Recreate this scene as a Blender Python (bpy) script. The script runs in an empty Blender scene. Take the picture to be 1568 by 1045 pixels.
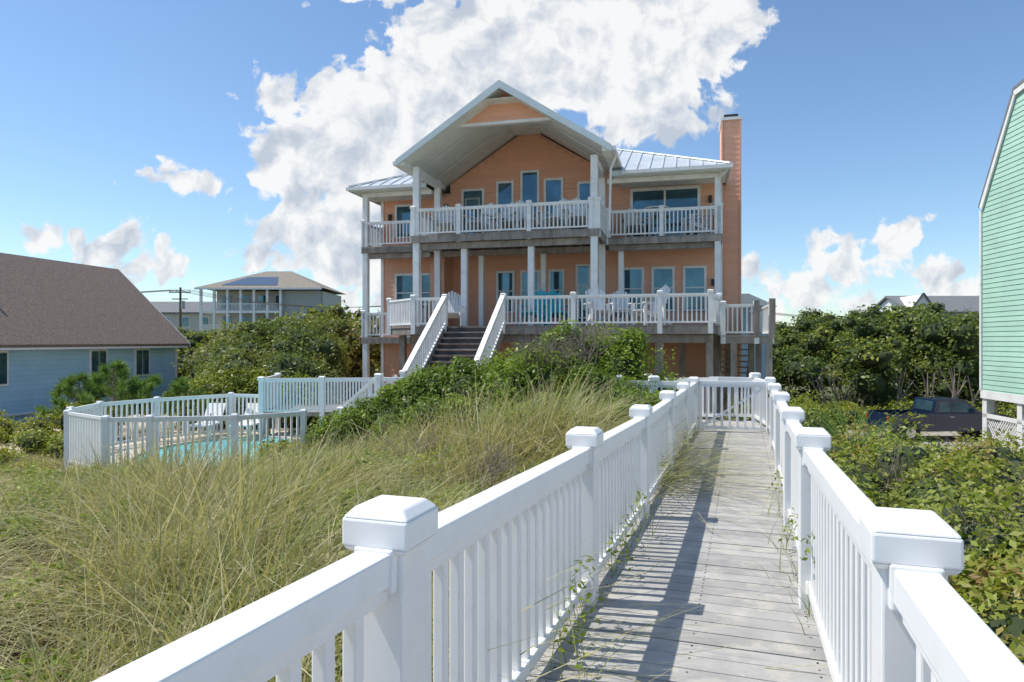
import bpy, math, random
import numpy as np
from mathutils import Vector
random.seed(3); rng=np.random.default_rng(5)
E=4.6
C=math.cos(math.radians(14.5)); S=math.sin(math.radians(14.5))
def HT(p): return (C*p[0]+S*p[1], -S*p[0]+C*p[1], p[2])
def ID(p): return tuple(p)
scene=bpy.context.scene
# ------------------------------------------------------------ materials
def nodes_of(name):
    m=bpy.data.materials.new(name); m.use_nodes=True
    nt=m.node_tree; return m,nt,nt.nodes['Principled BSDF']
def N(nt,t,**k):
    n=nt.nodes.new(t)
    for a,b in k.items(): setattr(n,a,b)
    return n
def mathn(nt,op,a,b=None,c=None):
    n=N(nt,'ShaderNodeMath',operation=op)
    for i,x in enumerate((a,b,c)):
        if x is None: continue
        if isinstance(x,(int,float)): n.inputs[i].default_value=x
        else: nt.links.new(x,n.inputs[i])
    return n.outputs[0]
def mixc(nt,f,a,b,blend='MIX'):
    n=N(nt,'ShaderNodeMix',data_type='RGBA',blend_type=blend)
    for i,x in ((0,f),(6,a),(7,b)):
        if isinstance(x,(int,float)): n.inputs[i].default_value=x
        elif isinstance(x,tuple): n.inputs[i].default_value=(x[0],x[1],x[2],1)
        else: nt.links.new(x,n.inputs[i])
    return n.outputs[2]
def noise(nt,scale,detail=4,rough=.6,vec=None,stretch=None):
    tc=N(nt,'ShaderNodeTexCoord'); v=vec or tc.outputs['Object']
    if stretch:
        mp=N(nt,'ShaderNodeMapping'); mp.inputs['Scale'].default_value=stretch
        nt.links.new(v,mp.inputs[0]); v=mp.outputs[0]
    n=N(nt,'ShaderNodeTexNoise'); n.inputs['Scale'].default_value=scale
    n.inputs['Detail'].default_value=detail; n.inputs['Roughness'].default_value=rough
    nt.links.new(v,n.inputs['Vector']); return n.outputs['Fac']
def ramp(nt,f,a,b):
    n=N(nt,'ShaderNodeMapRange'); n.inputs[1].default_value=a; n.inputs[2].default_value=b
    nt.links.new(f,n.inputs[0]); return n.outputs[0]
def M(name,col,rough=.6,var=.15,scale=3,metal=0,bump=0,bscale=40,island=0,dirt=None,stretch=None,spec=.5):
    m,nt,b=nodes_of(name)
    f=noise(nt,scale,stretch=stretch)
    dk=tuple(c*(1-var) for c in col); lt=tuple(min(1,c*(1+var)) for c in col)
    c=mixc(nt,ramp(nt,f,.3,.7),dk,lt)
    if island:
        g=N(nt,'ShaderNodeNewGeometry')
        v=mathn(nt,'MULTIPLY_ADD',g.outputs['Random Per Island'],island*2,1-island)
        cb=N(nt,'ShaderNodeCombineColor')
        for i in range(3): nt.links.new(v,cb.inputs[i])
        c=mixc(nt,1.0,c,cb.outputs[0],'MULTIPLY')
    if dirt:
        f2=noise(nt,dirt[1],6,.7)
        c=mixc(nt,mathn(nt,'MULTIPLY',ramp(nt,f2,.50,.60),dirt[2]),c,dirt[0])
    nt.links.new(c,b.inputs['Base Color'])
    b.inputs['Roughness'].default_value=rough; b.inputs['Metallic'].default_value=metal
    b.inputs['Specular IOR Level'].default_value=spec
    if bump:
        bp=N(nt,'ShaderNodeBump'); bp.inputs['Strength'].default_value=bump; bp.inputs['Distance'].default_value=.01
        nt.links.new(noise(nt,bscale,4,.7,stretch=stretch),bp.inputs['Height']); nt.links.new(bp.outputs[0],b.inputs['Normal'])
    return m
def siding(name,col,pitch=.17):
    m,nt,b=nodes_of(name)
    tc=N(nt,'ShaderNodeTexCoord'); sp=N(nt,'ShaderNodeSeparateXYZ'); nt.links.new(tc.outputs['Object'],sp.inputs[0])
    z=mathn(nt,'DIVIDE',sp.outputs[2],pitch); fr=mathn(nt,'FRACT',z)
    h=mathn(nt,'SUBTRACT',1.0,fr)
    bp=N(nt,'ShaderNodeBump'); bp.inputs['Strength'].default_value=1; bp.inputs['Distance'].default_value=.045
    nt.links.new(h,bp.inputs['Height']); nt.links.new(bp.outputs[0],b.inputs['Normal'])
    f=noise(nt,1.2,5,.65)
    wn=N(nt,'ShaderNodeTexWhiteNoise',noise_dimensions='1D'); nt.links.new(mathn(nt,'FLOOR',z),wn.inputs['W'])
    c=mixc(nt,ramp(nt,f,.3,.7),tuple(x*.9 for x in col),tuple(min(1,x*1.08) for x in col))
    c=mixc(nt,mathn(nt,'MULTIPLY',wn.outputs[0],.16),c,tuple(x*.6 for x in col))
    nt.links.new(c,b.inputs['Base Color']); b.inputs['Roughness'].default_value=.65
    return m
def leafmat(name,trans=.35,rough=.5):
    m,nt,b=nodes_of(name)
    at=N(nt,'ShaderNodeAttribute',attribute_name='Col')
    nt.links.new(at.outputs['Color'],b.inputs['Base Color']); b.inputs['Roughness'].default_value=rough
    b.inputs['Specular IOR Level'].default_value=.3
    tr=N(nt,'ShaderNodeBsdfTranslucent'); nt.links.new(mixc(nt,1.0,at.outputs['Color'],(1.3,1.35,.7),'MULTIPLY'),tr.inputs[0])
    mx=N(nt,'ShaderNodeMixShader'); mx.inputs[0].default_value=trans
    nt.links.new(b.outputs[0],mx.inputs[1]); nt.links.new(tr.outputs[0],mx.inputs[2])
    nt.links.new(mx.outputs[0],nt.nodes['Material Output'].inputs[0]); return m
m_vinyl=M('white_vinyl',(.82,.815,.80),.38,.02,2,dirt=((.66,.64,.59),6,.18))
m_trim=M('white_trim',(.80,.795,.78),.5,.05,3,dirt=((.52,.51,.47),2.5,.3))
m_board=M('deck_boards',(.35,.34,.325),.75,.14,3,bump=.5,bscale=30,island=.12,dirt=((.50,.475,.41),5,.6),stretch=(2,2,2))
m_wood=M('weathered_wood',(.27,.235,.205),.85,.35,5,bump=.6,bscale=20,island=.25,stretch=(1,1,.4))
m_orange=siding('orange_siding',(.78,.41,.27),.19)
m_lap=M('peach_lap_boards',(.79,.415,.27),.58,.04,1.5,island=.035)
m_blue=siding('blue_siding',(.38,.60,.72),.17)
m_green=siding('green_siding',(.33,.52,.42),.125)
m_ceil=M('porch_ceiling',(.76,.77,.72),.6,.08,2)
m_metal=M('metal_roof',(.66,.69,.70),.35,.1,1.5,metal=.3)
m_fascia=M('fascia_paint',(.58,.66,.68),.45,.06,3)
m_shingle=M('roof_shingles',(.21,.16,.13),.9,.35,9,bump=1,bscale=22,stretch=(1,1,3))
m_shingle2=M('tan_shingles',(.24,.21,.17),.9,.2,4)
m_greyroof=M('grey_shingles',(.17,.175,.18),.9,.2,4)
m_solar=M('solar_panel',(.07,.10,.15),.25,.1,2)
m_beige=M('beige_wall',(.50,.48,.42),.7,.06,2)
m_greywall=M('grey_wall',(.36,.38,.38),.7,.06,2)
m_dark=M('dark_interior',(.03,.03,.035),.6,.1,2)
m_glass=M('window_glass',(.07,.15,.20),.05,.45,.8,metal=.5,spec=.7)
m_tire=M('tyre',(.02,.02,.02),.85,.1,5)
m_chrome=M('chrome',(.6,.6,.6),.2,.05,5,metal=1)
m_truck=M('truck_paint',(.010,.022,.06),.2,.05,2,spec=.8)
m_red=M('tail_light',(.4,.02,.02),.3,.05,2)
m_conc=M('pool_deck_concrete',(.55,.49,.40),.85,.1,3,bump=.3)
m_water=M('pool_water',(.14,.62,.68),.06,.12,2.5)
m_pole=M('pole_wood',(.12,.09,.07),.9,.2,4)
m_bark=M('bark',(.22,.185,.15),.9,.3,8)
m_turq=M('turquoise_plastic',(.04,.50,.55),.5,.05,3)
m_leaf=leafmat('foliage',.34,.45); m_grass=leafmat('grass_blades',.28,.6)
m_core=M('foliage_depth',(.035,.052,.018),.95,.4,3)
m_road=M('asphalt_road',(.36,.33,.28),.9,.15,2)
# ------------------------------------------------------------ mesh builder
class MB:
    def __init__(s,T=ID): s.v=[];s.f=[];s.m=[];s.mats=[];s.T=T
    def mi(s,mat):
        if mat not in s.mats: s.mats.append(mat)
        return s.mats.index(mat)
    def add(s,vs,fs,mat):
        b=len(s.v); s.v+= [s.T(p) for p in vs]; i=s.mi(mat)
        for f in fs: s.f.append([b+k for k in f]); s.m.append(i)
    def obb(s,c,ax,ay,az,mat):
        c,ax,ay,az=map(Vector,(c,ax,ay,az))
        vs=[c+sx*ax+sy*ay+sz*az for sz in(-1,1) for sy in(-1,1) for sx in(-1,1)]
        s.add(vs,[(0,2,3,1),(4,5,7,6),(0,1,5,4),(2,6,7,3),(0,4,6,2),(1,3,7,5)],mat)
    def box(s,x0,x1,y0,y1,z0,z1,mat):
        s.obb(((x0+x1)/2,(y0+y1)/2,(z0+z1)/2),((x1-x0)/2,0,0),(0,(y1-y0)/2,0),(0,0,(z1-z0)/2),mat)
    def col(s,x,y,z0,z1,w,mat,yaw=0,w2=None):
        w2=w2 or w; c,sn=math.cos(yaw),math.sin(yaw)
        s.obb((x,y,(z0+z1)/2),(c*w/2,sn*w/2,0),(-sn*w2/2,c*w2/2,0),(0,0,(z1-z0)/2),mat)
    def beam(s,p,q,w,h,mat,ext=0):
        p,q=Vector(p),Vector(q); d=(q-p); L=d.length; d.normalize()
        side=d.cross(Vector((0,0,1)))
        if side.length<1e-4: side=Vector((1,0,0))
        side.normalize(); up=side.cross(d).normalized()
        s.obb((p+q)/2,d*(L/2+ext),side*(w/2),up*(h/2),mat)
    def prism(s,poly,ext,mat):
        n=len(poly); e=Vector(ext); a=[Vector(p) for p in poly]; b=[p+e for p in a]
        s.add(a+b,[tuple(range(n)),tuple(range(2*n-1,n-1,-1))]+[(i,(i+1)%n,n+(i+1)%n,n+i)[::-1] for i in range(n)],mat)
    def frustum(s,x,y,z0,z1,w0,w1,mat,yaw=0):
        vs=[]
        for z,w in((z0,w0),(z1,w1)):
            for k in range(4):
                a=yaw+math.pi/4+k*math.pi/2; r=w/math.sqrt(2); vs.append((x+r*math.cos(a),y+r*math.sin(a),z))
        s.add(vs,[(3,2,1,0),(4,5,6,7)]+[(i,(i+1)%4,4+(i+1)%4,4+i) for i in range(4)],mat)
    def cyl(s,p,q,r0,r1,mat,n=8):
        p,q=Vector(p),Vector(q); d=(q-p).normalized()
        a=d.cross(Vector((0,0,1)))
        if a.length<1e-3: a=Vector((1,0,0))
        a.normalize(); b=d.cross(a)
        vs=[]
        for c,r in((p,r0),(q,r1)):
            for k in range(n):
                t=2*math.pi*k/n; vs.append(c+a*math.cos(t)*r+b*math.sin(t)*r)
        s.add(vs,[tuple(range(n-1,-1,-1)),tuple(range(n,2*n))]+[(i,(i+1)%n,n+(i+1)%n,n+i) for i in range(n)],mat)
    def build(s,name,parent=None,bevel=0):
        me=bpy.data.meshes.new(name); me.from_pydata([tuple(v) for v in s.v],[],s.f)
        for m in s.mats: me.materials.append(m)
        me.polygons.foreach_set('material_index',s.m)
        me.update()
        import bmesh
        bm=bmesh.new(); bm.from_mesh(me); bmesh.ops.recalc_face_normals(bm,faces=bm.faces); bm.to_mesh(me); bm.free()
        o=bpy.data.objects.new(name,me); scene.collection.objects.link(o)
        if parent: o.parent=parent
        else: o.location.z=E
        if bevel:
            b=o.modifiers.new('bevel','BEVEL'); b.width=bevel; b.segments=2; b.limit_method='ANGLE'; b.angle_limit=math.radians(40)
        return o
def empty(name):
    o=bpy.data.objects.new(name,None); scene.collection.objects.link(o); o.location.z=E; o.empty_display_size=.2; return o
def capped_post(mb,x,y,z0,z1,mat,yaw=0,w=.125,cap=.17):
    mb.col(x,y,z0,z1-.05,w,mat,yaw)
    mb.frustum(x,y,z1-.105,z1-.09,cap*.86,cap,mat,yaw)
    mb.frustum(x,y,z1-.09,z1-.025,cap,cap,mat,yaw)
    mb.frustum(x,y,z1-.025,z1,cap*1.0,cap*.72,mat,yaw)
def rail(mb,p,q,mat,h=.93,sp=.115,bw=.038,low=.09,tw=.09,th=.07):
    p,q=Vector(p),Vector(q); d=q-p; L=math.hypot(d.x,d.y); yaw=math.atan2(d.y,d.x)
    up=Vector((0,0,1))
    mb.beam(p+up*(h-th/2),q+up*(h-th/2),tw,th,mat)
    mb.beam(p+up*(h-th-.02),q+up*(h-th-.02),tw*.62,.04,mat)
    mb.beam(p+up*low,q+up*low,tw*.62,.055,mat)
    n=max(1,int(round(L/sp)))
    for i in range(1,n):
        c=p+d*(i/n); mb.col(c.x,c.y,c.z+low+.02,c.z+h-th-.03,bw,mat,yaw)
def sm(x,a,b):
    t=np.clip((x-a)/(b-a),0,1); return t*t*(3-2*t)
# ------------------------------------------------------------ terrain
def hgt(x,y):
    x=np.asarray(x,float); y=np.asarray(y,float)
    base=-2.15-2.45*sm(y,7,24)
    m=(1-sm(x,4,8.5))*(1-sm(y,36,46))
    base=base*(1-m)+m*(-2.15-.62*sm(y,10,14))
    base=base-.42*sm(-x,2.5,7)*(1-sm(y,10,14))
    base=base+.48*np.exp(-((x-.6)/2.0)**2-((y-10.3)/3)**2)
    near=np.exp(-(x/30)**2-(y/30)**2)
    base=base+near*(.06*np.sin(x*1.7+.6*y)+.05*np.sin(y*2.1-x*.9+1)+.03*np.sin(4.1*x+2)*np.sin(3.7*y))
    return base
def axis(a,b,st,far0,far1):
    c=list(np.arange(a,b,st)); s=st; v=c[-1]
    while v<far1: s*=1.25; v+=s; c.append(v)
    s=st; v=a; pre=[]
    while v>far0: s*=1.25; v-=s; pre.append(v)
    return np.array(pre[::-1]+c)
xs=axis(-16,18,.3,-3000,3000); ys=axis(-5,30,.3,-600,4000)
X,Y=np.meshgrid(xs,ys); Z=hgt(X,Y)
nx,ny=len(xs),len(ys)
def np_mesh(name,V,F,mat,col=None,parent=None,smooth=False):
    me=bpy.data.meshes.new(name); k=F.shape[1]
    me.vertices.add(len(V)); me.vertices.foreach_set('co',V.astype(np.float32).ravel())
    me.loops.add(F.size); me.loops.foreach_set('vertex_index',F.astype(np.int32).ravel())
    me.polygons.add(len(F)); me.polygons.foreach_set('loop_start',np.arange(0,F.size,k,dtype=np.int32))
    me.update(calc_edges=True); me.validate()
    if col is not None:
        a=me.color_attributes.new('Col','FLOAT_COLOR','POINT')
        c4=np.ones((len(V),4),np.float32); c4[:,:3]=col; a.data.foreach_set('color',c4.ravel())
    if smooth: me.polygons.foreach_set('use_smooth',[True]*len(F))
    me.materials.append(mat)
    o=bpy.data.objects.new(name,me); scene.collection.objects.link(o)
    if parent: o.parent=parent
    else: o.location.z=E
    return o
m_ground,nt,b=nodes_of('dune_ground')
f1=noise(nt,.9,6,.65); f2=noise(nt,12,5,.7); f3=noise(nt,.05,4,.6)
c=mixc(nt,ramp(nt,f2,.3,.7),(.46,.38,.28),(.64,.56,.43))
c=mixc(nt,ramp(nt,f1,.46,.58),c,mixc(nt,ramp(nt,f2,.35,.65),(.12,.10,.05),(.26,.20,.125)))
tc=N(nt,'ShaderNodeTexCoord'); sp=N(nt,'ShaderNodeSeparateXYZ'); nt.links.new(tc.outputs['Object'],sp.inputs[0])
c=mixc(nt,ramp(nt,sp.outputs[1],30,60),c,mixc(nt,f3,(.07,.09,.035),(.13,.13,.06)))
nt.links.new(c,b.inputs['Base Color']); b.inputs['Roughness'].default_value=.95
bp=N(nt,'ShaderNodeBump'); bp.inputs['Strength'].default_value=.7; bp.inputs['Distance'].default_value=.04
nt.links.new(f2,bp.inputs['Height']); nt.links.new(bp.outputs[0],b.inputs['Normal'])
idx=np.arange(nx*ny).reshape(ny,nx)
F=np.stack([idx[:-1,:-1],idx[:-1,1:],idx[1:,1:],idx[1:,:-1]],-1).reshape(-1,4)
np_mesh('dune_ground',np.stack([X,Y,Z],-1).reshape(-1,3),F,m_ground,smooth=True)
mb=MB(); mb.box(9,90,40,47,-4.7,-4.57,m_road); mb.box(14,26,28.5,40,-4.75,-4.574,m_road); mb.build('road')
# ------------------------------------------------------------ foliage
def lump(P,fr,seed):
    r=np.random.default_rng(seed); o=np.zeros(len(P))
    for k in range(6):
        d=r.normal(size=3); d/=np.linalg.norm(d); o+=np.sin(P@d*fr*(1+.5*k)+r.uniform(0,6.28))/(1+.35*k)
    return o/2.6
def unit(a): return a/np.maximum(np.linalg.norm(a,axis=1,keepdims=True),1e-6)
def foliage(name,blobs,n,size,pal,asp=.42,seed=1,core=.72,drop=-.45,upb=.5,parent=None,lumpf=1.0,amp=.16):
    r=np.random.default_rng(seed); B=np.array(blobs,float); k=len(B)
    area=(B[:,3]*B[:,4]+B[:,3]*B[:,5]+B[:,4]*B[:,5]); pb=area/area.sum()
    bi=r.choice(k,n,p=pb); d=unit(r.normal(size=(n,3))); low=d[:,2]<-.35; d[low,2]*=-1
    R=B[bi,3:6]; ctr=B[bi,:3]
    rad=.70+.45*r.random(n)**.8
    P=ctr+d*R*rad[:,None]
    L=lump(P,3.2*lumpf/np.mean(R),seed+7); P=ctr+d*R*(rad*(1+amp*L))[:,None]
    L2=lump(P,5.5*lumpf/np.mean(R),seed+9)
    keep=(L2>drop)|(r.random(n)<.25)
    P,d,bi,L,L2=P[keep],d[keep],bi[keep],L[keep],L2[keep]; n=len(P)
    nr=unit(d*.6+np.array([0,0,upb])+r.normal(size=(n,3))*.55)
    t=unit(np.cross(nr,r.normal(size=(n,3)))); s=np.cross(nr,t)
    sz=size*(.6+.8*r.random(n))[:,None]
    v0=P-t*sz*.5; v2=P+t*sz*.5; v1=P+s*sz*asp*.5+nr*sz*.08; v3=P-s*sz*asp*.5+nr*sz*.08
    V=np.stack([v0,v1,v2,v3],1).reshape(-1,3); Fc=np.arange(4*n).reshape(n,4)
    pal=np.array(pal); bc=r.random(k)
    w=np.clip(bc[bi]*.45+.3*(L2+1)/2+.35*r.random(n),0,.999)*(len(pal)-1)
    i0=w.astype(int); fr=(w-i0)[:,None]; c=pal[i0]*(1-fr)+pal[np.minimum(i0+1,len(pal)-1)]*fr
    c=c*(.75+.5*r.random((n,1)))
    o=np_mesh(name,V,Fc,m_leaf,np.repeat(c,4,0),parent)
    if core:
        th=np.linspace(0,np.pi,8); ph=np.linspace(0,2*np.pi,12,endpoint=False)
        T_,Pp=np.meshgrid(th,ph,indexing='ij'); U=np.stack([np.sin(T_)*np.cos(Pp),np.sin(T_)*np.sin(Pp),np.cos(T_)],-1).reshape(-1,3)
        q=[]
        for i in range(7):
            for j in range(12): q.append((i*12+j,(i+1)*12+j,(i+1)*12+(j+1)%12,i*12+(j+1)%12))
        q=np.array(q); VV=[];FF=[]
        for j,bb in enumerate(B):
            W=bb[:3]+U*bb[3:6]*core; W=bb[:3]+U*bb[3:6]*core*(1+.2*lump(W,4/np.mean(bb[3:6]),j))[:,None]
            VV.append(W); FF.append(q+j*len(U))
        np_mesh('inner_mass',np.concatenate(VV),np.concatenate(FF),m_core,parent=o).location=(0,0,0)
    return o
BR=[(.055,.095,.018),(.115,.185,.025),(.20,.28,.035),(.31,.38,.05)]
DK=[(.04,.07,.02),(.075,.115,.028),(.13,.175,.038),(.23,.26,.055)]
YL=[(.10,.14,.025),(.20,.25,.035),(.35,.37,.05)]
RD=[(.08,.115,.025),(.16,.21,.035),(.25,.30,.05),(.31,.32,.07),(.32,.17,.09)]
def blades(name,base,h,lean,w,col,seg=4,seed=2,curv=.35,mat=None,tip=None,pw=1.8):
    r=np.random.default_rng(seed); n=len(base); t=np.linspace(0,1,seg+1)[None,:,None]
    up=np.array([0,0,1.])
    ln=np.concatenate([lean,np.zeros((n,1))],1)[:,None,:]; hh=h[:,None,None]
    lm=np.linalg.norm(lean,axis=1)[:,None,None]
    P=base[:,None,:]+up*hh*(t-curv*lm*t**2.2)+ln*hh*t**pw
    a=r.uniform(0,6.28,n); sd=np.stack([np.cos(a),np.sin(a),np.zeros(n)],1)[:,None,:]
    W=(w[:,None,None])*(1-t**1.5*.92)*.5
    V=np.stack([P-sd*W,P+sd*W],2).reshape(-1,3)
    k=2*(seg+1); b0=(np.arange(n)*k)[:,None]
    F=np.stack([np.stack([b0[:,0]+2*i,b0[:,0]+2*i+1,b0[:,0]+2*i+3,b0[:,0]+2*i+2],1) for i in range(seg)],1).reshape(-1,4)
    cc=np.broadcast_to(col[:,None,None,:],(n,seg+1,2,3)).copy()
    if tip is not None:
        tt=(np.linspace(0,1,seg+1)**1.2)[None,:,None,None]*tip[:,None,None,None]
        cc=cc*(1-tt)+np.array([.64,.54,.35])*tt
    return np_mesh(name,V,F,mat or m_grass,cc.reshape(-1,3))
def leftline(y): return -.8446+.3388*y
def tuftfield(name,ntuft,per,xr,yr,maskf,hr,pal,seed,wd=.012,wind=(.62,-.2),rad=.085,spread=.30,tipp=1.0,curv=.42):
    r=np.random.default_rng(seed)
    x=r.uniform(*xr,ntuft*5); y=r.uniform(*yr,ntuft*5); ok=maskf(x,y); x,y=x[ok][:ntuft],y[ok][:ntuft]; nt_=len(x)
    th=r.uniform(*hr,nt_)*(1+.25*np.sin(x*1.3+y*.8)); th*=1-.5*sm(y,9,11)*sm(-x,1.8,4)
    tl=np.array(wind)+r.normal(size=(nt_,2))*.38
    tc_=np.clip(r.random(nt_)*.5+.5*(.5+.5*np.sin(x*1.1-y*.9)*np.sin(x*.5+y*1.3)),0,1)
    i=np.repeat(np.arange(nt_),per); n=len(i); off=r.normal(size=(n,2))*rad
    bx=x[i]+off[:,0]; by=y[i]+off[:,1]; base=np.stack([bx,by,hgt(bx,by)-.02],1)
    h=th[i]*r.uniform(.4,1.25,n); lean=tl[i]+off*5+r.normal(size=(n,2))*spread
    pal=np.array(pal); w=np.clip(tc_[i]*.55+.45*r.random(n)+.0,0,.999)*(len(pal)-1); a=w.astype(int); f=(w-a)[:,None]
    c=(pal[a]*(1-f)+pal[a+1]*f)*(.7+.6*r.random((n,1)))
    return blades(name,base,h,lean,wd*r.uniform(.5,1.6,n)*(1+.06*np.maximum(by-5,0)),c,seed=seed,tip=r.random(n)**tipp,curv=curv,pw=1.5)
GP=[(.10,.15,.04),(.18,.23,.06),(.28,.30,.11),(.44,.38,.21),(.56,.47,.31)]
def maskL(x,y):
    g=(x<leftline(y)-.2)&(x>-.85*y-2)
    g&=((x+6.9)/3.0)**2+((y-16.3)/3.1)**2>1
    g&=((x+4.3)/1.2)**2+((y-5.8)/.65)**2>1
    g&=~((y>14.6)&(x>-4.6))
    return g&((np.sin(x*1.9+1)*np.sin(y*1.5+x*.4)+.5*np.sin(x*5+y*3)*np.sin(y*4-x*2)>-.38))
tuftfield('dune_grass',4200,34,(-15,4),(1.3,15.5),maskL,(.66,1.22),GP,11,wd=.013)
tuftfield('dead_grass',3600,16,(-15,4),(1.4,14.5),lambda x,y:(x<leftline(y)-.2)&(x>-.85*y-2)&(((x+6.9)/3.0)**2+((y-16.3)/3.1)**2>1)&(((x+4.3)/1.0)**2+((y-5.8)/.55)**2>1),(.2,.42),[(.20,.13,.07),(.33,.24,.14),(.46,.37,.24)],13,wind=(.5,-.3),rad=.16,spread=.8,wd=.010)
tuftfield('dune_grass',700,22,(1.5,12),(2.5,14),lambda x,y:(x>.365+.3388*y+.35),(.35,.65),GP,12)
bl=[]
for i in range(150):
    y=random.uniform(3,14.5); x=random.uniform(-.8*y-1,leftline(y)-.45)
    if ((x+6.9)/3.2)**2+((y-16.3)/3.3)**2<1 or ((x+4.3)/1.2)**2+((y-5.8)/.8)**2<1: continue
    r=random.uniform(.2,.42)*(.7 if (x<-3 and y>10) else 1); bl.append((x,y,float(hgt(x,y))+.22,r,r,r*.9))
foliage('ground_vines',bl,32000,.06,BR+[(.28,.30,.06)],seed=21,core=0,asp=.55)
bl=[]
for i in range(290):
    y=random.uniform(2.2,19); x0=.365+.3388*y+.5; x=random.uniform(x0,x0+3+y*.45)
    if x>11.8: continue
    r=random.uniform(.26,.62); bl.append((x,y,float(hgt(x,y))+(.32 if y<10 else .2),r,r,r*random.uniform(.7,1.2)*(.7 if y>12 else 1)))
for x,y,r in((5.4,13.2,.6),(5.9,14.0,.7),(5.2,14.6,.7),(6.6,15,.7)): bl.append((x,y,-1.95,r,r,r)); bl.append((x+.1,y,-2.6,r,r,r))
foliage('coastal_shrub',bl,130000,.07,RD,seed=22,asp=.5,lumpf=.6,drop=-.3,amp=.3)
bl=[(1.95,13.0,-.80,.85,.75,.85),(1.25,13.2,-.68,.8,.7,.85),(2.3,12.6,-1.30,.65,.7,.6),(.6,12.5,-.9,.8,.8,.7),
    (1.5,11.8,-1.3,.9,.8,.6),(0,12.5,-1.05,.8,.8,.65),(-.75,12.9,-1.1,.8,.75,.65),(-1.6,13.4,-1.35,.75,.7,.62),(-2.3,13.9,-1.58,.7,.6,.55),
    (.3,13.4,-.9,.7,.7,.65),(1.9,11.0,-1.4,.6,.6,.45),(.8,11.2,-1.45,.8,.6,.45),(-.3,11.6,-1.5,.8,.6,.45),(2.6,11.9,-1.5,.4,.5,.45),(-3.0,14.2,-1.9,.7,.6,.5),(-3.7,14.6,-2.15,.6,.5,.45),
    (1.6,10.0,-1.58,.55,.55,.4),(1.1,9.2,-1.7,.5,.5,.35),(1.95,9.6,-1.7,.3,.5,.4),(-1.2,12.2,-1.6,.8,.5,.45),(.2,10.4,-1.58,.6,.5,.36),(-2.2,13,-1.9,.6,.5,.4)]
b2_=[]
rr_=random.Random(4)
for (x,y,z,a,b_,c_) in bl:
    for k in range(6):
        th=rr_.uniform(0,6.28); e=rr_.uniform(.1,1.3); q=rr_.uniform(.15,.38)
        b2_.append((x+a*.85*math.cos(th)*math.cos(e),y+b_*.85*math.sin(th)*math.cos(e),z+c_*.92*math.sin(e),q,q,q*.85))
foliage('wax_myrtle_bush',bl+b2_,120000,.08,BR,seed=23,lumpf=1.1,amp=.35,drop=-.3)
bl=[]
for x,y,z in((-4.3,14.6,-2.5),(-10.6,13.5,-2.75),(-11.5,14.5,-2.7),(-12.5,15.5,-2.6),(-11.2,16.5,-2.6),(-13.5,17,-2.5),(-12,18.5,-2.4),(-14.5,19,-2.4),(-15.5,17.5,-2.4)):
    for k in range(4): bl.append((x+random.uniform(-.8,.8),y+random.uniform(-.8,.8),z+random.uniform(-.1,.2),.5,.5,random.uniform(.25,.45)))
foliage('low_shrubs',bl,30000,.09,YL+[(.26,.20,.07)],seed=24,amp=.3)
bl=[]
for i in range(150):
    y=random.uniform(22.5,30); x=random.uniform(-17,-7.2)
    if x<-.455*y: continue
    r=random.uniform(.45,1.15); top=-.8+ (y-22)*.18+random.uniform(-.7,.4)-1.0*float(sm(-x/y,.38,.46))
    bl.append((x,y,top-r*.8,r,r,r*.85)); bl.append((x,y,top-r*1.7,r*1.1,r*1.1,r))
foliage('coastal_thicket',bl,105000,.14,DK+[(.22,.14,.09)],seed=25,amp=.38,drop=-.3)
bl=[]
for x,y,t in((-8.0,22.3,-1.1),(-7.3,22,-1.3),(-8.8,22.5,-1.0),(-10.3,21.8,-1.5),(-9.6,22,-1.2),(-6.6,21.9,-1.3)):
    bl.append((x,y,t-.6,.7,.7,.65)); bl.append((x+.4,y-.3,t-1,.7,.7,.6))
foliage('yellow_shrub',bl,16000,.12,YL,seed=26,amp=.3)
def tree_mass(name,pts,n,size,pal,seed,rr=(1.4,2.4),core=.62):
    bl=[]; r=random.Random(seed)
    for x,y,t in pts:
        R=r.uniform(*rr)
        bl.append((x,y,t-R*.6,R*.8,R*.8,R*.5))
        for k in range(10):
            a=r.uniform(0,6.28); q=R*r.uniform(.4,1.05); s_=r.uniform(.18,.45)
            bl.append((x+q*math.cos(a),y+q*math.sin(a),t-R*.3-r.uniform(-.35,R*.8),R*s_,R*s_,R*s_*.78))
        bl.append((x,y,t-R*1.5,R*.9,R*.9,R*.7))
    return foliage(name,bl,n,size,pal,seed=seed,asp=.6,amp=.4,drop=-.2,core=core)
R_=random.Random(9)
pts=[(R_.uniform(13,46),R_.uniform(37.5,58),0) for _ in range(85)]
pts=[(x,y,(y/1045)*(20+26*math.exp(-((x/y-.54)/.13)**2))+R_.uniform(-1.3,.5)-(1.4 if y<41 else 0)) for x,y,_ in pts]
fo=tree_mass('maritime_forest',pts,170000,.23,DK+[(.31,.32,.06)],31)
tb=MB()
for i in range(26):
    x=R_.uniform(14,27); y=R_.uniform(36,39.5); z0=-4.7; a=Vector((x,y,z0)); 
    m_=a+Vector((R_.uniform(-.6,.6),0,1.4)); tb.cyl(a,m_,.08,.06,m_bark,6)
    for _ in range(3):
        e_=m_+Vector((R_.uniform(-.9,.9),R_.uniform(-.5,.5),R_.uniform(1.2,1.9))); tb.cyl(m_,e_,.05,.02,m_bark,6)
tb.build('trunks',fo)
bl=[]
for i in range(70):
    x=R_.uniform(11,27); y=R_.uniform(35,38.5); r=R_.uniform(.4,.9); bl.append((x,y,-4.3+R_.uniform(0,.5),r,r,r*.8))
foliage('forest_edge_shrubs',bl,30000,.16,YL+[(.25,.19,.08)],seed=35,amp=.35,drop=-.2)
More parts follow.
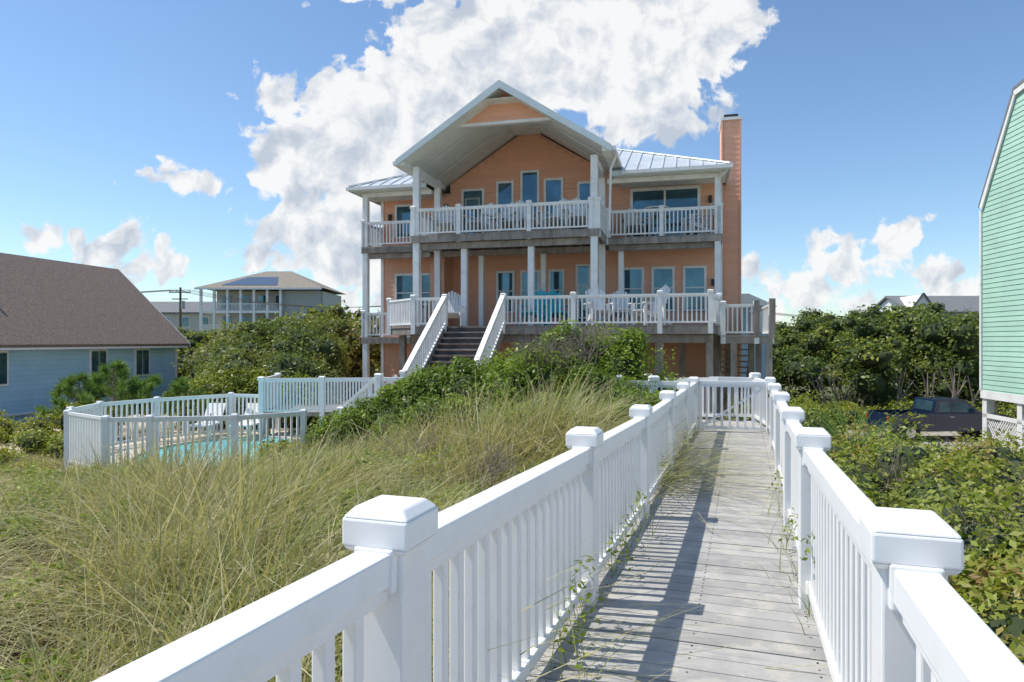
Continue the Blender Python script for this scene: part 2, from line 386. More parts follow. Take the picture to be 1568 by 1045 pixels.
pts=[(R_.uniform(-27,-5),R_.uniform(33,50),0) for _ in range(60)]
pts=[(x,y,(y/1045)*(40-30*float(sm(-x/y,.25,.5)))+R_.uniform(-1.1,.4)) for x,y,_ in pts if x>-.46*y or y>41]
tree_mass('coastal_thicket',pts,105000,.21,DK+[(.24,.17,.10)],32)
pts=[(R_.uniform(-150,170),R_.uniform(105,150),R_.uniform(.3,2.0)) for _ in range(170)]
tree_mass('distant_tree_line',pts,60000,.8,DK[:3],33,(4,6))
def pine(x,y,h,seed):
    r=random.Random(seed); q=np.random.default_rng(seed); g=float(hgt(x,y)); p=empty('pine_sapling'); p.location=(x,y,E+g)
    t=MB(); t.cyl((0,0,0),(0,0,h*.95),.05,.012,m_bark,7); cs=[]
    for k in range(int(h*10)):
        z=h*(.12+.88*k/(h*10)); a=r.uniform(0,6.28); L=(1-z/h)*.5*h+.12
        e=Vector((math.cos(a)*L,math.sin(a)*L,z+L*.7)); t.cyl((0,0,z),e,.018,.008,m_bark,5); cs+= [e,e*.75+Vector((0,0,z*.25))]
    cs.append(Vector((0,0,h))); t.build('trunk_and_limbs',p)
    c=np.array([list(v) for v in cs]); per=80; i=np.repeat(np.arange(len(c)),per); n=len(i)
    d=unit(q.normal(size=(n,3))+np.array([0,0,1.1])); s=unit(np.cross(d,q.normal(size=(n,3))))*.009; L=q.uniform(.12,.26,n)[:,None]
    b0=c[i]-np.array([0,0,.05])+q.normal(size=(n,3))*.02
    V=np.stack([b0-s,b0+s,b0+d*L+s*.4,b0+d*L-s*.4],1).reshape(-1,3)
    col=np.repeat(np.array([.15,.24,.06])*(.5+1.0*q.random((n,1))),4,0)
    np_mesh('needles',V,np.arange(4*n).reshape(n,4),m_leaf,col,p).location=(0,0,0)
for i,(x,y,h) in enumerate(((-11.2,19.2,2.1),(-10.4,19.6,1.6),(-12.3,19.4,1.7),(-9.7,20.2,1.5),(-13.0,20,1.5),(-11.8,20.4,1.9))): pine(x,y,h,40+i)
def twigs(name,pts,n,L,seed):
    r=random.Random(seed); t=MB()
    def br(p,d,l,w,k):
        q=p+d*l; t.cyl(p,q,w,w*.6,m_bark,4)
        if k<4:
            for _ in range(2+(k<2)): br(q,(d+Vector((r.gauss(0,.45),r.gauss(0,.45),r.gauss(.05,.3)))).normalized(),l*r.uniform(.6,.85),w*.6,k+1)
    for p in pts:
        for _ in range(n): br(Vector(p),Vector((r.gauss(0,.5),r.gauss(0,.4),1)).normalized(),L,.014,0)
    return t.build(name)
twigs('dead_branches',[(.9,12.6,-.85),(1.4,12.4,-.65),(.4,12.4,-.95),(.7,12.3,-.8)],7,.36,5)
twigs('dead_branches',[(-1.2,9,-2),(6,9,-2.1),(5,6.5,-2.1),(7,13,-2.4),(-4,9,-2.3),(3.5,5,-2),(4.4,8,-2.1),(-.5,7.5,-1.9)],5,.3,6)
def yucca(x,y,n,h,seed):
    r=np.random.default_rng(seed); a=r.uniform(0,6.28,n); el=r.uniform(.2,1.6,n)
    base=np.tile([x,y,float(hgt(x,y))+.35],(n,1)); lean=np.stack([np.cos(a)*el,np.sin(a)*el],1)
    blades('yucca_plant',base,np.full(n,h)*r.uniform(.7,1.1,n)/(1+.3*el),lean,np.full(n,.05),np.array([.22,.31,.10])*(.7+.6*r.random((n,1))),seed=seed,curv=.15,mat=m_leaf)
yucca(6.3,12.7,100,1.5,51); yucca(7.3,13.6,80,1.3,52)
# ------------------------------------------------------------ boardwalk
kz=[(-6,-1.17),(-.36,-1.25),(1.64,-1.31),(3.64,-1.388),(5.64,-1.454),(7.64,-1.48),(9.64,-1.51),(11.64,-1.535),(14,-1.55)]
def zd(y): return float(np.interp(y,[k[0] for k in kz],[k[1] for k in kz]))
ang=math.atan2(1,.3388); wd=Vector((math.cos(ang),math.sin(ang),0)); wp=Vector((wd.y,-wd.x,0))
yw=ang
bwk=empty('boardwalk'); mb=MB()
s=-4.0
Lx0=Vector((-.8446,0,0))
while s<12.55:
    p=Lx0+wd*s; w_=1.155; c=p+wp*(w_/2-.0); y=c.y; z=zd(c.y+.2)
    sl=(zd(c.y+.3)-zd(c.y+.1))/.2
    d=Vector((wd.x,wd.y,sl)).normalized()
    mb.obb((c.x,c.y,z-.0125+random.uniform(-.0015,.0015)),wp*(w_/2+.04+random.uniform(0,.006)),d*.0675,Vector((0,0,.0125)),m_board)
    for o_ in(.06,.58,1.1):
        for e_ in(-.035,.035):
            q_=p+wp*o_+wd*e_; mb.cyl((q_.x,q_.y,z-.002),(q_.x,q_.y,z+.0015),.005,.005,m_dark,6)
    s+=.1425
for o in(.06,.58,1.1):
    for k in range(7):
        s0=-4+k*2.4; s1=min(s0+2.4,12.5); a=Lx0+wd*s0+wp*o; b=Lx0+wd*s1+wp*o
        mb.beam((a.x,a.y,zd(a.y+.2)-.125),(b.x,b.y,zd(b.y+.2)-.125),.04,.18,m_wood)
mb.build('deck_boards',bwk)
Lp=[(-.8446+.3388*y,y) for y in(-2.36,-.36,1.64,3.64,5.64,7.64,9.64,11.64)]
Rp=[(-.5,-2.5),(.17,-.55),(.87,1.5),(1.581,3.6),(2.196,5.35),(2.917,7.4),(3.616,9.4),(4.37,11.55)]
for nm,PP in(('left_railing',Lp),('right_railing',Rp)):
    mb=MB()
    for i,(x,y) in enumerate(PP):
        z=zd(y); capped_post(mb,x,y,z-.9,z+.925,m_vinyl,yw)
        if i:
            a=PP[i-1]; p=Vector((a[0],a[1],zd(a[1]))); q=Vector((x,y,z)); d=(q-p).normalized()*.0605
            rail(mb,p+d,q-d,m_vinyl,h=.825,sp=.112,bw=.036,low=.1,tw=.088,th=.075)
            for e,sg in((p+d,1),(q-d,-1)):
                dd=(q-p).normalized()*sg
                mb.beam(e+Vector((0,0,.785)),e+Vector((0,0,.785))+dd*.03,.102,.10,m_vinyl)
                mb.beam(e+Vector((0,0,.1)),e+Vector((0,0,.1))+dd*.025,.07,.07,m_vinyl)
    mb.build(nm,bwk,bevel=.006)
g=MB(); z=zd(11.64)
a=Vector((3.10+.09,11.64,z)); b=Vector((4.37-.1,11.35,z))
rail(g,a,b,m_vinyl,h=.86,sp=.12,bw=.036,low=.07,tw=.05,th=.06)
g.beam(a+Vector((0,0,.07)),b+Vector((0,0,.8)),.02,.035,m_vinyl)
g.col(a.x+.02,a.y,z+.04,z+.86,.05,m_vinyl); g.col(b.x-.02,b.y,z+.04,z+.86,.05,m_vinyl)
g.box(b.x-.02,b.x+.1,b.y-.04,b.y-.02,z+.6,z+.66,m_dark)
g.build('boardwalk_gate',None,bevel=.004)
w=MB(); LZ=-1.85
w.prism([(3.0,11.75,z-.05),(4.5,11.75,z-.05),(4.75,13.3,z-.05),(3.3,13.6,z-.05)],(0,0,.035),m_board)
P0=Vector((3.6,12.8,z)); P1=Vector((-1.1,17.4,LZ)); d=P1-P0; L=d.length; dn=d.normalized(); sd=Vector((-dn.y,dn.x,0)).normalized()
n=int(L/.1425)
for i in range(n): w.obb(P0+dn*(i+.5)*.1425-Vector((0,0,.0125)),sd*.6,dn*.068,Vector((0,0,.0125)),m_board)
for sg in(-1,1):
    for k in range(4):
        A=P0+dn*(L*k/4)+sd*.6*sg; Bq=P0+dn*(L*(k+1)/4)+sd*.6*sg
        if k or sg<0:
            rail(w,A,Bq,m_vinyl,h=.83); 
        capped_post(w,Bq.x,Bq.y,Bq.z-1.2,Bq.z+.925,m_vinyl,math.atan2(dn.y,dn.x))
rail(w,(1.9,12.25,z),(3.05,11.85,z),m_vinyl,h=.83); capped_post(w,1.9,12.25,z-.9,z+.925,m_vinyl); capped_post(w,2.5,12.04,z-.9,z+.925,m_vinyl)
rail(w,(4.42,11.7,z),(4.7,13.2,z),m_vinyl,h=.83); capped_post(w,4.7,13.2,z-1,z+.925,m_vinyl); rail(w,(4.7,13.2,z),(3.9,13.5,z),m_vinyl,h=.83)
w.build('walkway_to_house')
# ------------------------------------------------------------ beach house
H=empty('beach_house'); U0,U1,VW=-12.1,1.16,25.6
b=MB(HT)
b.prism([(U0,VW,-3.4),(U1,VW,-3.4),(U1,VW,5.85),(-2.75,VW,5.85),(-2.75,VW,6.2),(-5.95,VW,8.2),(-9.15,VW,6.2),(-9.15,VW,5.85),(U0,VW,5.85)],(0,.25,0),m_orange)
b.box(U0+.002,U1-.002,VW+.252,36,-3.4,5.72,m_orange)
b.box(-9.62,-9.02,24.6,VW-.045,.47,3.3,m_orange)
b.prism([(-7.55,22.05,7.32),(-4.35,22.05,7.32),(-5.95,22.05,8.34)],(0,.12,0),m_orange)
b.box(1.17,1.82,25.9,27.4,-3.4,8.0,m_orange)
b.build('walls',H)
b=MB(HT); P_=.19
def laps(z0,z1,rng_,v,dep=.022):
    z=z0
    while z<z1-.02:
        t=min(z+P_,z1); r0=rng_(z+.09)
        if r0:
            u0,u1=r0; vs=[]
            for u in(u0,u1): vs+=[(u,v-dep,z),(u,v-.004,z),(u,v-.004,t+.004),(u,v-.008,t+.004)]
            b.add(vs,[(0,3,2,1),(4,5,6,7),(0,4,7,3),(0,1,5,4),(3,7,6,2)],m_lap)
        z+=P_
laps(-3.3,5.75,lambda z:(U0+.12,U1-.12),VW)
laps(5.78,8.05,lambda z:(-9.1+max(0,(z+.12-6.2)*1.6),-2.8-max(0,(z+.12-6.2)*1.6)),VW)
laps(7.32,8.3,lambda z:(-5.95-(8.28-z)*1.55,-5.95+(8.28-z)*1.55),22.05)
laps(-3.3,7.95,lambda z:(1.22,1.78),25.9)
laps(.5,3.1,lambda z:(-9.6,-9.04),24.6)
b.build('lap_siding',H)
b=MB(HT)
b.box(1.12,1.87,25.85,27.45,8.0,8.1,m_trim); b.box(1.25,1.74,26,27.3,8.1,8.24,m_dark)
for u in(1.15,1.78): b.box(u,u+.06,25.84,25.93,-3.4,7.99,m_lap)
for u in(U0-.02,U1-.1): b.box(u,u+.12,VW-.05,VW-.003,-3.4,5.7,m_trim)
b.build('chimney_cap_and_corners',H)
b=MB(HT); a0,a1,v0,v1,ze,za=-12.43,1.35,23.4,37.4,5.80,8.93
um=(a0+a1)/2; ap=(um,(v0+v1)/2,za); cs=[(a0,v0,ze),(a1,v0,ze),(a1,v1,ze),(a0,v1,ze)]
sl_=(za-ze)/7; pf=lambda u,v:(u,v,ze+(v-v0)*sl_)
gL,gR,vc=-9.3,-2.6,25.86
b.add([cs[0],pf(gL,v0),pf(gL,vc),pf(gR,vc),pf(gR,v0),cs[1],ap],[(0,1,2),(0,2,6),(2,3,6),(3,5,6),(3,4,5)],m_metal)
b.add(cs+[ap],[(1,2,4),(2,3,4),(3,0,4)],m_metal)
def seam(e,f): b.beam(Vector(e)+Vector((0,0,.02)),Vector(f)+Vector((0,0,.02)),.035,.05,m_metal)
k=a0+.4
while k<a1-.2:
    top=v0+7*(1-abs(k-um)/((a1-a0)/2)); st=v0 if (k<gL or k>gR) else vc
    if top>st+.1: seam(pf(k,st),pf(k,top))
    k+=.43
for i in range(1,32):
    t=i/32; kk=1-abs(2*t-1); e=Vector(cs[1]).lerp(Vector(cs[2]),t); f=e+Vector((ap[0]-a1,0,za-ze))*kk; seam(e,f)
for c_ in(cs[0],cs[1]): b.beam(Vector(c_)+Vector((0,0,.03)),Vector(ap)+Vector((0,0,.03)),.16,.05,m_metal)
for A_,B_ in((a0,gL),(gR,a1)):
    b.box(A_,B_,v0,v0+.05,ze-.17,ze-.003,m_fascia)
    b.box(A_+.057,B_-.057,v0+.055,VW-.01,ze-.13,ze-.11,m_ceil)
b.box(a1-.05,a1,v0+.052,v1,ze-.17,ze-.003,m_fascia); b.box(a0,a0+.05,v0+.052,v1,ze-.17,ze-.003,m_fascia)
b.box(a0-.05,-9.6,v0-.11,v0-.003,ze-.14,ze-.03,m_trim); b.box(-2.2,a1+.05,v0-.11,v0-.003,ze-.14,ze-.03,m_trim)
b.build('hip_roof',H)
b=MB(HT); gl,gr,gm=-9.58,-2.32,-5.95; gz,ez=8.45,6.10
for sg,e in((-1,gl),(1,gr)):
    vf=21.35
    b.prism([(e,vf,ez),(gm,vf,gz),(gm,vf,gz-.15),(e,vf,ez-.13)],(0,9,0),m_metal)
    b.prism([(e,vf-.04,ez-.20),(e,vf-.04,ez+.02),(gm,vf-.04,gz+.02),(gm,vf-.04,gz-.24)],(0,.037,0),m_fascia)
    b.prism([(e,vf+.02,ez-.135),(gm,vf+.02,gz-.155),(gm,vf+.02,gz-.17),(e,vf+.02,ez-.15)],(0,4.2,0),m_ceil)
    b.prism([(e+.02*-sg,vf+.03,ez-.16),(e+.3*-sg,vf+.03,ez+.03),(e+.3*-sg,vf+.03,ez-.16)],(0,4.0,0),m_ceil)
    b.box(min(e,e+.11*sg),max(e,e+.11*sg),vf,VW-1.5,ez-.15,ez-.02,m_trim)
    for k in range(22):
        v=vf+.3+k*.42
        b.beam((e,v,ez+.03),(gm,v,gz+.03),.03,.045,m_metal)
    for v in(22.9,24.3): 
        b.beam((e-.3*sg,v,ez+.0),(gm,v,gz-.195),.09,.02,m_trim)
b.box(gm-.55,gm+.55,21.5,VW-.04,7.93,7.95,m_ceil)
b.prism([(gm-1.75,22.0,7.26),(gm+1.75,22.0,7.26),(gm+1.6,22.0,7.36),(gm-1.6,22.0,7.36)],(0,.2,0),m_trim)
b.build('gable_roof',H)
b=MB(HT)
b.cyl((-2.2,21.9,6.0),(-2.45,22.3,5.6),.04,.04,m_trim); b.cyl((-2.45,22.3,5.6),(-2.5,22.3,3.6),.04,.04,m_trim)
b.cyl((1.3,23.5,5.7),(.9,24.05,5.4),.04,.04,m_trim); b.build('downspouts',H)
b=MB(HT); FU,FM=3.62,.47
for u in(-9.1,-2.95):
    for v in(22.05,24.1): b.col(u,v,FM,6.0,.22,m_trim)
    b.box(u-.1,u+.1,22.2,23.95,5.72,5.95,m_trim)
for u in(-7.45,-5.1): b.col(u,22.3,FM,FU-.42,.2,m_trim)
for u in(-7.45,-5.1,-2.3,): b.col(u,24.3,FM,FU-.42,.18,m_trim)
for u in(-12.0,.95): b.col(u,24.0,-3.2,5.64,.2,m_trim)
b.col(-9.9,24.0,FM,5.64,.16,m_trim)
b.box(-12.1,-9.3,23.92,24.08,5.5,5.66,m_trim); b.box(-2.75,1.05,23.92,24.08,5.5,5.66,m_trim)
b.build('porch_posts',H)
b=MB(HT)
def deck(poly,z,t,joist=None):
    b.prism([(p[0],p[1],z-.04) for p in poly],(0,0,.04),m_wood)
    n=len(poly); cx=sum(p[0] for p in poly)/n; cy=sum(p[1] for p in poly)/n
    for i in range(n):
        p,q=poly[i],poly[(i+1)%n]
        f=lambda a:(cx+(a[0]-cx)*.985,cy+(a[1]-cy)*.985)
        p2,q2=f(p),f(q); b.beam((p2[0],p2[1],z-.045-t/2),(q2[0],q2[1],z-.045-t/2),.07,t,m_wood)
cen=[(-9.3,21.9),(-2.75,21.9),(-2.75,VW-.05),(-9.3,VW-.05)]
deck(cen,FU,.2); b.box(-9.15,-2.9,22.1,22.22,FU-.46,FU-.25,m_wood); b.box(-9.15,-2.9,24.2,24.32,FU-.46,FU-.25,m_wood)
for i in range(16): b.box(-9.1+i*.41,-9.05+i*.41,22.0,VW-.1,FU-.24,FU-.045,m_wood)
deck([(-12.15,23.9),(-9.32,23.9),(-9.32,VW-.05),(-12.15,VW-.05)],FU-.02,.2); b.box(-12.1,-9.4,24.05,24.17,FU-.46,FU-.27,m_wood)
deck([(-2.73,23.9),(1.1,23.9),(1.1,VW-.05),(-2.73,VW-.05)],FU-.02,.2); b.box(-2.7,1.05,24.05,24.17,FU-.46,FU-.27,m_wood)
main=[(-10.1,22.0),(-8.64,20.6),(.66,20.6),(.95,22.3),(1.1,VW-.05),(-10.1,VW-.05)]
deck(main,FM,.22); b.box(-8.6,.6,20.8,20.92,FM-.52,FM-.28,m_wood); b.box(-9.8,.9,23.5,23.62,FM-.52,FM-.28,m_wood)
for i in range(26): b.box(-9.9+i*.41,-9.85+i*.41,21.9,VW-.1,FM-.26,FM-.05,m_wood)
deck([(-12.15,23.9),(-10.12,23.9),(-10.12,VW-.05),(-12.15,VW-.05)],.15,.2)
deck([(.97,21.3),(2.4,21.3),(2.4,28),(.97,28)],.17,.2)
for u in(-9.6,-8.4,-5.2,-3.4,-.82,.6): b.col(u,20.95 if u>-9 else 22.0,-3.3,FM-.28,.2,m_wood)
for u in(-9.8,-7.4,-5,-2.6,-.2,.9): b.col(u,23.55,-3.3,FM-.28,.2,m_wood)
for u,v in((1.3,21.4),(2.3,21.4),(1.9,22.6),(1.3,24.5),(2.3,24.5)): b.col(u,v,-4.2,.1,.17,m_wood)
b.col(2.38,21.35,.1,1.25,.17,m_wood); b.col(1.95,21.35,.1,1.2,.15,m_wood)
for i in range(14): b.box(1.05,1.9,22.9+i*.26,23.18+i*.26,-.1-i*.2,-.06-i*.2,m_wood)
for u in(1.02,1.93): b.beam((u,22.8,-.02),(u,26.6,-2.95),.05,.26,m_wood)
b.build('decks',H)
b=MB(HT)
def rl(pts,z,h=.93,ends=True,mat=m_trim,sp=.135):
    for i in range(len(pts)-1):
        rail(b,(pts[i][0],pts[i][1],z),(pts[i+1][0],pts[i+1][1],z),mat,h=h,sp=sp,bw=.042,tw=.1,th=.06)
    for p in pts: capped_post(b,p[0],p[1],z-.25,z+h+.1,mat,w=.14,cap=.18)
rl([(-9.2,21.98),(-7.55,21.98),(-5.1,21.98),(-3.05,21.98)],FU); rl([(-2.82,22.0),(-2.82,23.9)],FU); rl([(-9.22,22.0),(-9.22,24)],FU)
rl([(-2.7,23.97),(-.9,23.97),(1.0,23.97)],FU); rl([(-12.08,23.97),(-9.35,23.97)],FU); rl([(1.04,24),(1.04,VW-.1)],FU); rl([(-12.08,24),(-12.08,VW-.1)],FU)
rl([(-10.1,VW-.2),(-10.1,22.0),(-8.64,20.65),(-7.56,20.65)],FM)
rl([(-5.62,20.65),(-3.41,20.65),(-.82,20.65),(.62,20.65),(.92,22.3),(1.05,VW-.1)],FM)
rl([(-12.08,23.97),(-10.2,23.97)],.15)
rl([(1.0,21.38),(1.95,21.38)],.17); rl([(2.36,21.4),(2.36,27.9)],.17)
b.build('railings',H)
fr=MB(HT); gl_=MB(HT)
def win(u0,u1,w0,w1,v=VW,mull=0,mid=True,fw=.09,fm=m_trim):
    fr.box(u0,u0+fw,v-.085,v-.003,w0,w1,fm); fr.box(u1-fw,u1,v-.085,v-.003,w0,w1,fm)
    fr.box(u0+fw,u1-fw,v-.085,v-.003,w1-fw,w1,fm); fr.box(u0-.03,u1+.03,v-.105,v-.003,w0-.06,w0,fm)
    gl_.box(u0+fw,u1-fw,v-.045,v-.005,w0,w1-fw,m_glass)
    for k in range(mull):
        c=u0+(u1-u0)*(k+1)/(mull+1); fr.box(c-.035,c+.035,v-.07,v-.046,w0,w1-fw,fm)
    if mid: fr.box(u0+fw,u1-fw,v-.065,v-.046,(w0+w1)/2-.02,(w0+w1)/2+.02,fm)
for u0,u1 in((-7.24,-6.5),(-6.27,-5.5),(-5.17,-4.55),(-2.44,-1.58),(-1.32,-.48),(-.2,.63),(-10.4,-9.8),(-11.5,-10.6)): win(u0,u1,1.15,2.72)
win(-4.12,-3.55,.5,2.9,mid=False); win(-4.02,-3.65,.9,2.1,v=VW-.045,mid=False,fw=.05)
win(-7.24,-6.53,4.5,6.2,mid=False); win(-6.27,-5.52,4.5,6.55,mid=False); win(-5.35,-4.59,4.5,6.2,mid=False); win(-4.06,-3.5,4.5,6.0)
win(-8.66,-7.72,FU+.02,5.97,mid=False); win(-8.5,-7.88,FU+.3,5.6,v=VW-.045,mid=False,fw=.07,fm=m_greywall)
win(-2.1,.42,FU+.05,5.62,mull=1,mid=False,fw=.11); win(-11.5,-10.7,4.2,5.5,mid=False)
for u,w_ in((-9.3,5.3),(-3.2,5.3),(.75,5.1),(-11.7,5.0),(-3.3,2.3),(.85,2.1)):
    fr.box(u-.06,u+.06,VW-.15,VW-.035,w_-.12,w_+.12,m_dark)
fr.build('window_frames',H); gl_.build('window_glass',H)
b=MB(HT); b.box(-1.2,-.9,VW-.06,VW-.003,-2.6,0,m_trim); b.box(-6,-5,VW-.06,VW-.003,-2.9,-.9,m_trim); b.box(2.0,3.2,30,33,-3,1.5,m_blue); b.prism([(1.85,29.6,1.5),(3.5,29.6,1.42),(2.4,29.6,1.95),(1.85,29.6,1.95)],(0,3.6,0),m_metal)
b.build('rear_annex',H)
b=MB(HT); n=13; ve=17.35
for i in range(n):
    z=FM-(i+1)*(FM-LZ)/(n); v=20.6-(i+1)*.25
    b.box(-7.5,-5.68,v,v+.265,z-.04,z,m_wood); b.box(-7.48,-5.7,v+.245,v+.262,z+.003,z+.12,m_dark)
for u in(-7.54,-5.64): b.beam((u,20.6,FM-.2),(u,ve,LZ-.1),.06,.28,m_wood)
b.prism([(-7.7,15.9,LZ-.22),(-5.5,15.9,LZ-.22),(-5.5,17.4,LZ-.22),(-7.7,17.4,LZ-.22)],(0,0,.22),m_wood)
for u in(-7.6,-5.6):
    for v in(16.0,17.3): b.col(u,v,-3,LZ-.22,.14,m_wood)
for u in(-7.56,-5.62):
    rail(b,(u,20.6,FM),(u,ve,LZ),m_trim,h=.98,sp=.14,bw=.045,tw=.15,th=.09); capped_post(b,u,ve,LZ-.2,LZ+1.05,m_trim,w=.14,cap=.18)
rail(b,(-7.62,15.95,LZ),(-5.6,15.95,LZ),m_trim,h=.93,sp=.13,bw=.045,tw=.1)
for p in((-7.62,15.95),(-5.6,15.95)): capped_post(b,*p,LZ-.2,LZ+1.03,m_trim,w=.14,cap=.18)
for i in range(4): b.box(-8.0-i*.27,-7.72-i*.27,16.1,17.2,LZ-.22-i*.2,LZ-.18-i*.2,m_wood)
for v in(16.0,17.3): rail(b,(-7.75,v,LZ),(-8.7,v,-2.65),m_trim,h=.93,sp=.13,bw=.045,tw=.1); capped_post(b,-8.7,v,-2.9,-1.7,m_trim)
b.build('front_stairs',H)
def chair_mesh(mat):
    c=MB()
    for i in range(6): c.obb((0,-.28+i*.1,.40-i*.022),(.26,0,0),(0,.044,-.01),(0,0,.011),mat)
    for i in range(7):
        u=(i-3)*.075; h=.86-abs(i-3)*.045; c.beam((u*.85,.25,.28),(u*1.15,.25+h*.36,.28+h*.93),.066,.02,mat)
    c.beam((-.24,.33,.45),(.24,.33,.45),.03,.07,mat); c.beam((-.24,.45,.76),(.24,.45,.76),.03,.06,mat)
    for s_ in(-1,1):
        c.obb((s_*.32,-.02,.59),(.065,0,0),(0,.37,0),(0,0,.012),mat); c.col(s_*.29,-.3,0,.58,.035,mat,w2=.1); c.col(s_*.29,.3,0,.58,.035,mat,w2=.08)
        c.beam((s_*.26,-.34,.38),(s_*.26,.55,.06),.03,.1,mat)
    o=c.build('adirondack_chair'); return o
def place(o,u,v,w,yaw):
    p=HT((u,v,w)); o.location=(p[0],p[1],p[2]+E); o.rotation_euler=(0,0,yaw-math.radians(14.5)); o.scale=(1.15,1.15,1.2)
base=chair_mesh(m_trim); spots=[(-8.3,22.7,FU,.3),(-7.0,22.7,FU,-.3),(-6.0,22.9,FU,.2),(-5.4,22.6,FU,.5),(-4.3,22.6,FU,-.2),(-3.6,22.6,FU,.2),(-3.9,24.2,FU,.2),(.3,24.6,FU,-1.2),(-1.9,24.8,FU,.2),
 (-2.7,21.5,FM,.4),(-1.2,21.6,FM,-.9),(-2.2,22.9,FM,.1),(-7.9,22.2,FM,.3)]
for i,(u,v,w_,y_) in enumerate(spots):
    o=base if i==0 else bpy.data.objects.new('adirondack_chair',base.data)
    if i: scene.collection.objects.link(o)
    place(o,u,v,w_,y_)
o=chair_mesh(m_turq); place(o,-5.0,22.2,FM,-.2)
o=bpy.data.objects.new('adirondack_chair',o.data); scene.collection.objects.link(o); place(o,-4.3,22.6,FM,.4)
def ptable(u,v,w_,r,h):
    t=MB(); t.cyl((0,0,h-.03),(0,0,h),r,r,m_trim,20)
    for k in range(4): a=k*1.57+.78; t.cyl((math.cos(a)*r*.8,math.sin(a)*r*.8,0),(math.cos(a)*r*.5,math.sin(a)*r*.5,h-.03),.02,.02,m_trim,6)
    place(t.build('patio_table'),u,v,w_,0)
ptable(-1.1,24.7,FU,.4,.9); ptable(-2.0,21.5,FM,.25,.45); ptable(-6.4,22.7,FU,.3,.5)
# ------------------------------------------------------------ pool, fence
pl=empty('swimming_pool'); b=MB(); n=40; cx,cy=-6.9,16.3
ring=lambda rx,ry,z:[(cx+rx*math.cos(2*math.pi*k/n),cy+ry*math.sin(2*math.pi*k/n),z) for k in range(n)]
v=ring(3.1,3.2,-2.6)+ring(1.75,2.35,-2.6)+ring(1.75,2.35,-2.74)+ring(3.1,3.2,-3.0)
fs=[]
for k in range(n):
    j=(k+1)%n; fs+=[(k,j,n+j,n+k),(n+k,n+j,2*n+j,2*n+k),(3*n+k,3*n+j,j,k)]
b.add(v,fs,m_conc); b.build('pool_deck',pl)
b=MB(); b.add(ring(1.75,2.35,-2.65),[tuple(range(n))],m_water); b.build('water',pl)
b=MB(); b.cyl((-8.2,17.9,-2.6),(-8.2,17.9,-1.9),.02,.02,m_chrome); b.cyl((-7.9,17.9,-2.6),(-7.9,17.9,-1.9),.02,.02,m_chrome); b.cyl((-8.2,17.9,-1.9),(-8.0,17.3,-1.9),.02,.02,m_chrome); b.build('ladder',pl)
fpts=[(-4.4,14.4),(-5.5,13.55),(-7.05,13.3),(-7.85,13.2),(-9.3,14.3),(-9.7,15.0),(-9.9,16.4),(-9.2,17.7),(-7.9,19.2),(-6.9,18.9)]
b=MB()
for i in range(len(fpts)):
    x,y=fpts[i]; capped_post(b,x,y,-3.0,-1.44,m_vinyl,w=.11,cap=.13)
    if i:
        a=fpts[i-1]; rail(b,(*a,-2.6),(x,y,-2.6),m_vinyl,h=1.12,sp=.13,bw=.038,tw=.06,low=.1,th=.055)
b.build('pool_fence')
b=MB()
b.prism([(-6.9,18.85,-2.1),(-3.7,19.3,-2.1),(-3.9,21.5,-2.1),(-7.2,21,-2.1)],(0,0,.12),m_wood)
q=[(-7.2,21,-1.98),(-6.9,18.8,-1.98),(-5.3,19.05,-1.98),(-3.7,19.25,-1.98)]
for i,p in enumerate(q):
    capped_post(b,p[0],p[1],-3,-.98,m_vinyl)
    if i: rail(b,q[i-1],p,m_vinyl,h=.95,sp=.085,bw=.05,tw=.07,low=.05)
for x,y in((-6.8,19),(-3.8,19.4),(-5.2,19.2)): b.col(x,y,-3,-2.1,.12,m_wood)
b.build('poolside_deck')
b=MB(); 
for k in range(2):
    x=-8.3+k*1.1; y=18.5
    b.obb((x,y,-2.25),(.28,0,0),(0,.45,0),(0,0,.02),m_trim); b.beam((x,y+.4,-2.25),(x,y+.7,-1.75),.5,.03,m_trim)
    for sx in(-.25,.25):
        for sy in(-.4,.4): b.col(x+sx,y+sy,-2.6,-2.26,.04,m_trim)
b.build('pool_lounge_chairs')
# ------------------------------------------------------------ neighbour houses
def NT(p):
    dx,dy=-.1644,-.9864; nx_,ny_=-.9864,.1644
    return (-15.04+dx*p[0]+nx_*p[1], 31.7+dy*p[0]+ny_*p[1], p[2])
Hb=empty('blue_cottage'); b=MB(NT)
b.box(.35,15,.35,7.0,-2.45,-.05,m_blue); b.box(.4,15,.4,6.9,-3.4,-2.53,m_blue); b.box(.3,15,.3,7.1,-2.53,-2.45,m_trim)
b.prism([(.35,.35,-.05),(.35,7.0,-.05),(.35,3.66,3.2)],(.1,0,0),m_blue); b.build('walls',Hb)
b=MB(NT)
b.prism([(0,-.1,-.12),(0,3.66,3.4),(0,3.66,3.25),(0,-.05,-.25)],(15.5,0,0),m_shingle); b.prism([(0,7.4,-.12),(0,3.66,3.4),(0,3.66,3.25),(0,7.4,-.25)],(15.5,0,0),m_shingle)
b.box(.1,15.5,-.06,-.02,-.3,-.13,m_trim); b.box(.1,15.5,-.02,.35,-.26,-.24,m_trim)
b.prism([(-.03,-.1,-.28),(-.03,-.1,-.1),(-.03,3.66,3.42),(-.03,3.66,3.22)],(.03,0,0),m_trim); b.cyl((8.5,1.5,1.2),(8.5,1.5,1.75),.05,.05,m_trim); b.build('roof',Hb)
b=MB(NT)
for a in(2.65,5.1,9.5):
    b.box(a-.45,a+.45,.30,.345,-1.5,-.32,m_trim); b.box(a-.36,a-.03,.27,.295,-1.42,-.40,m_glass); b.box(a+.03,a+.36,.27,.295,-1.42,-.40,m_glass)
for a in(.33,): b.box(a,a+.14,.31,.347,-2.4,-.1,m_trim)
b.build('windows',Hb)
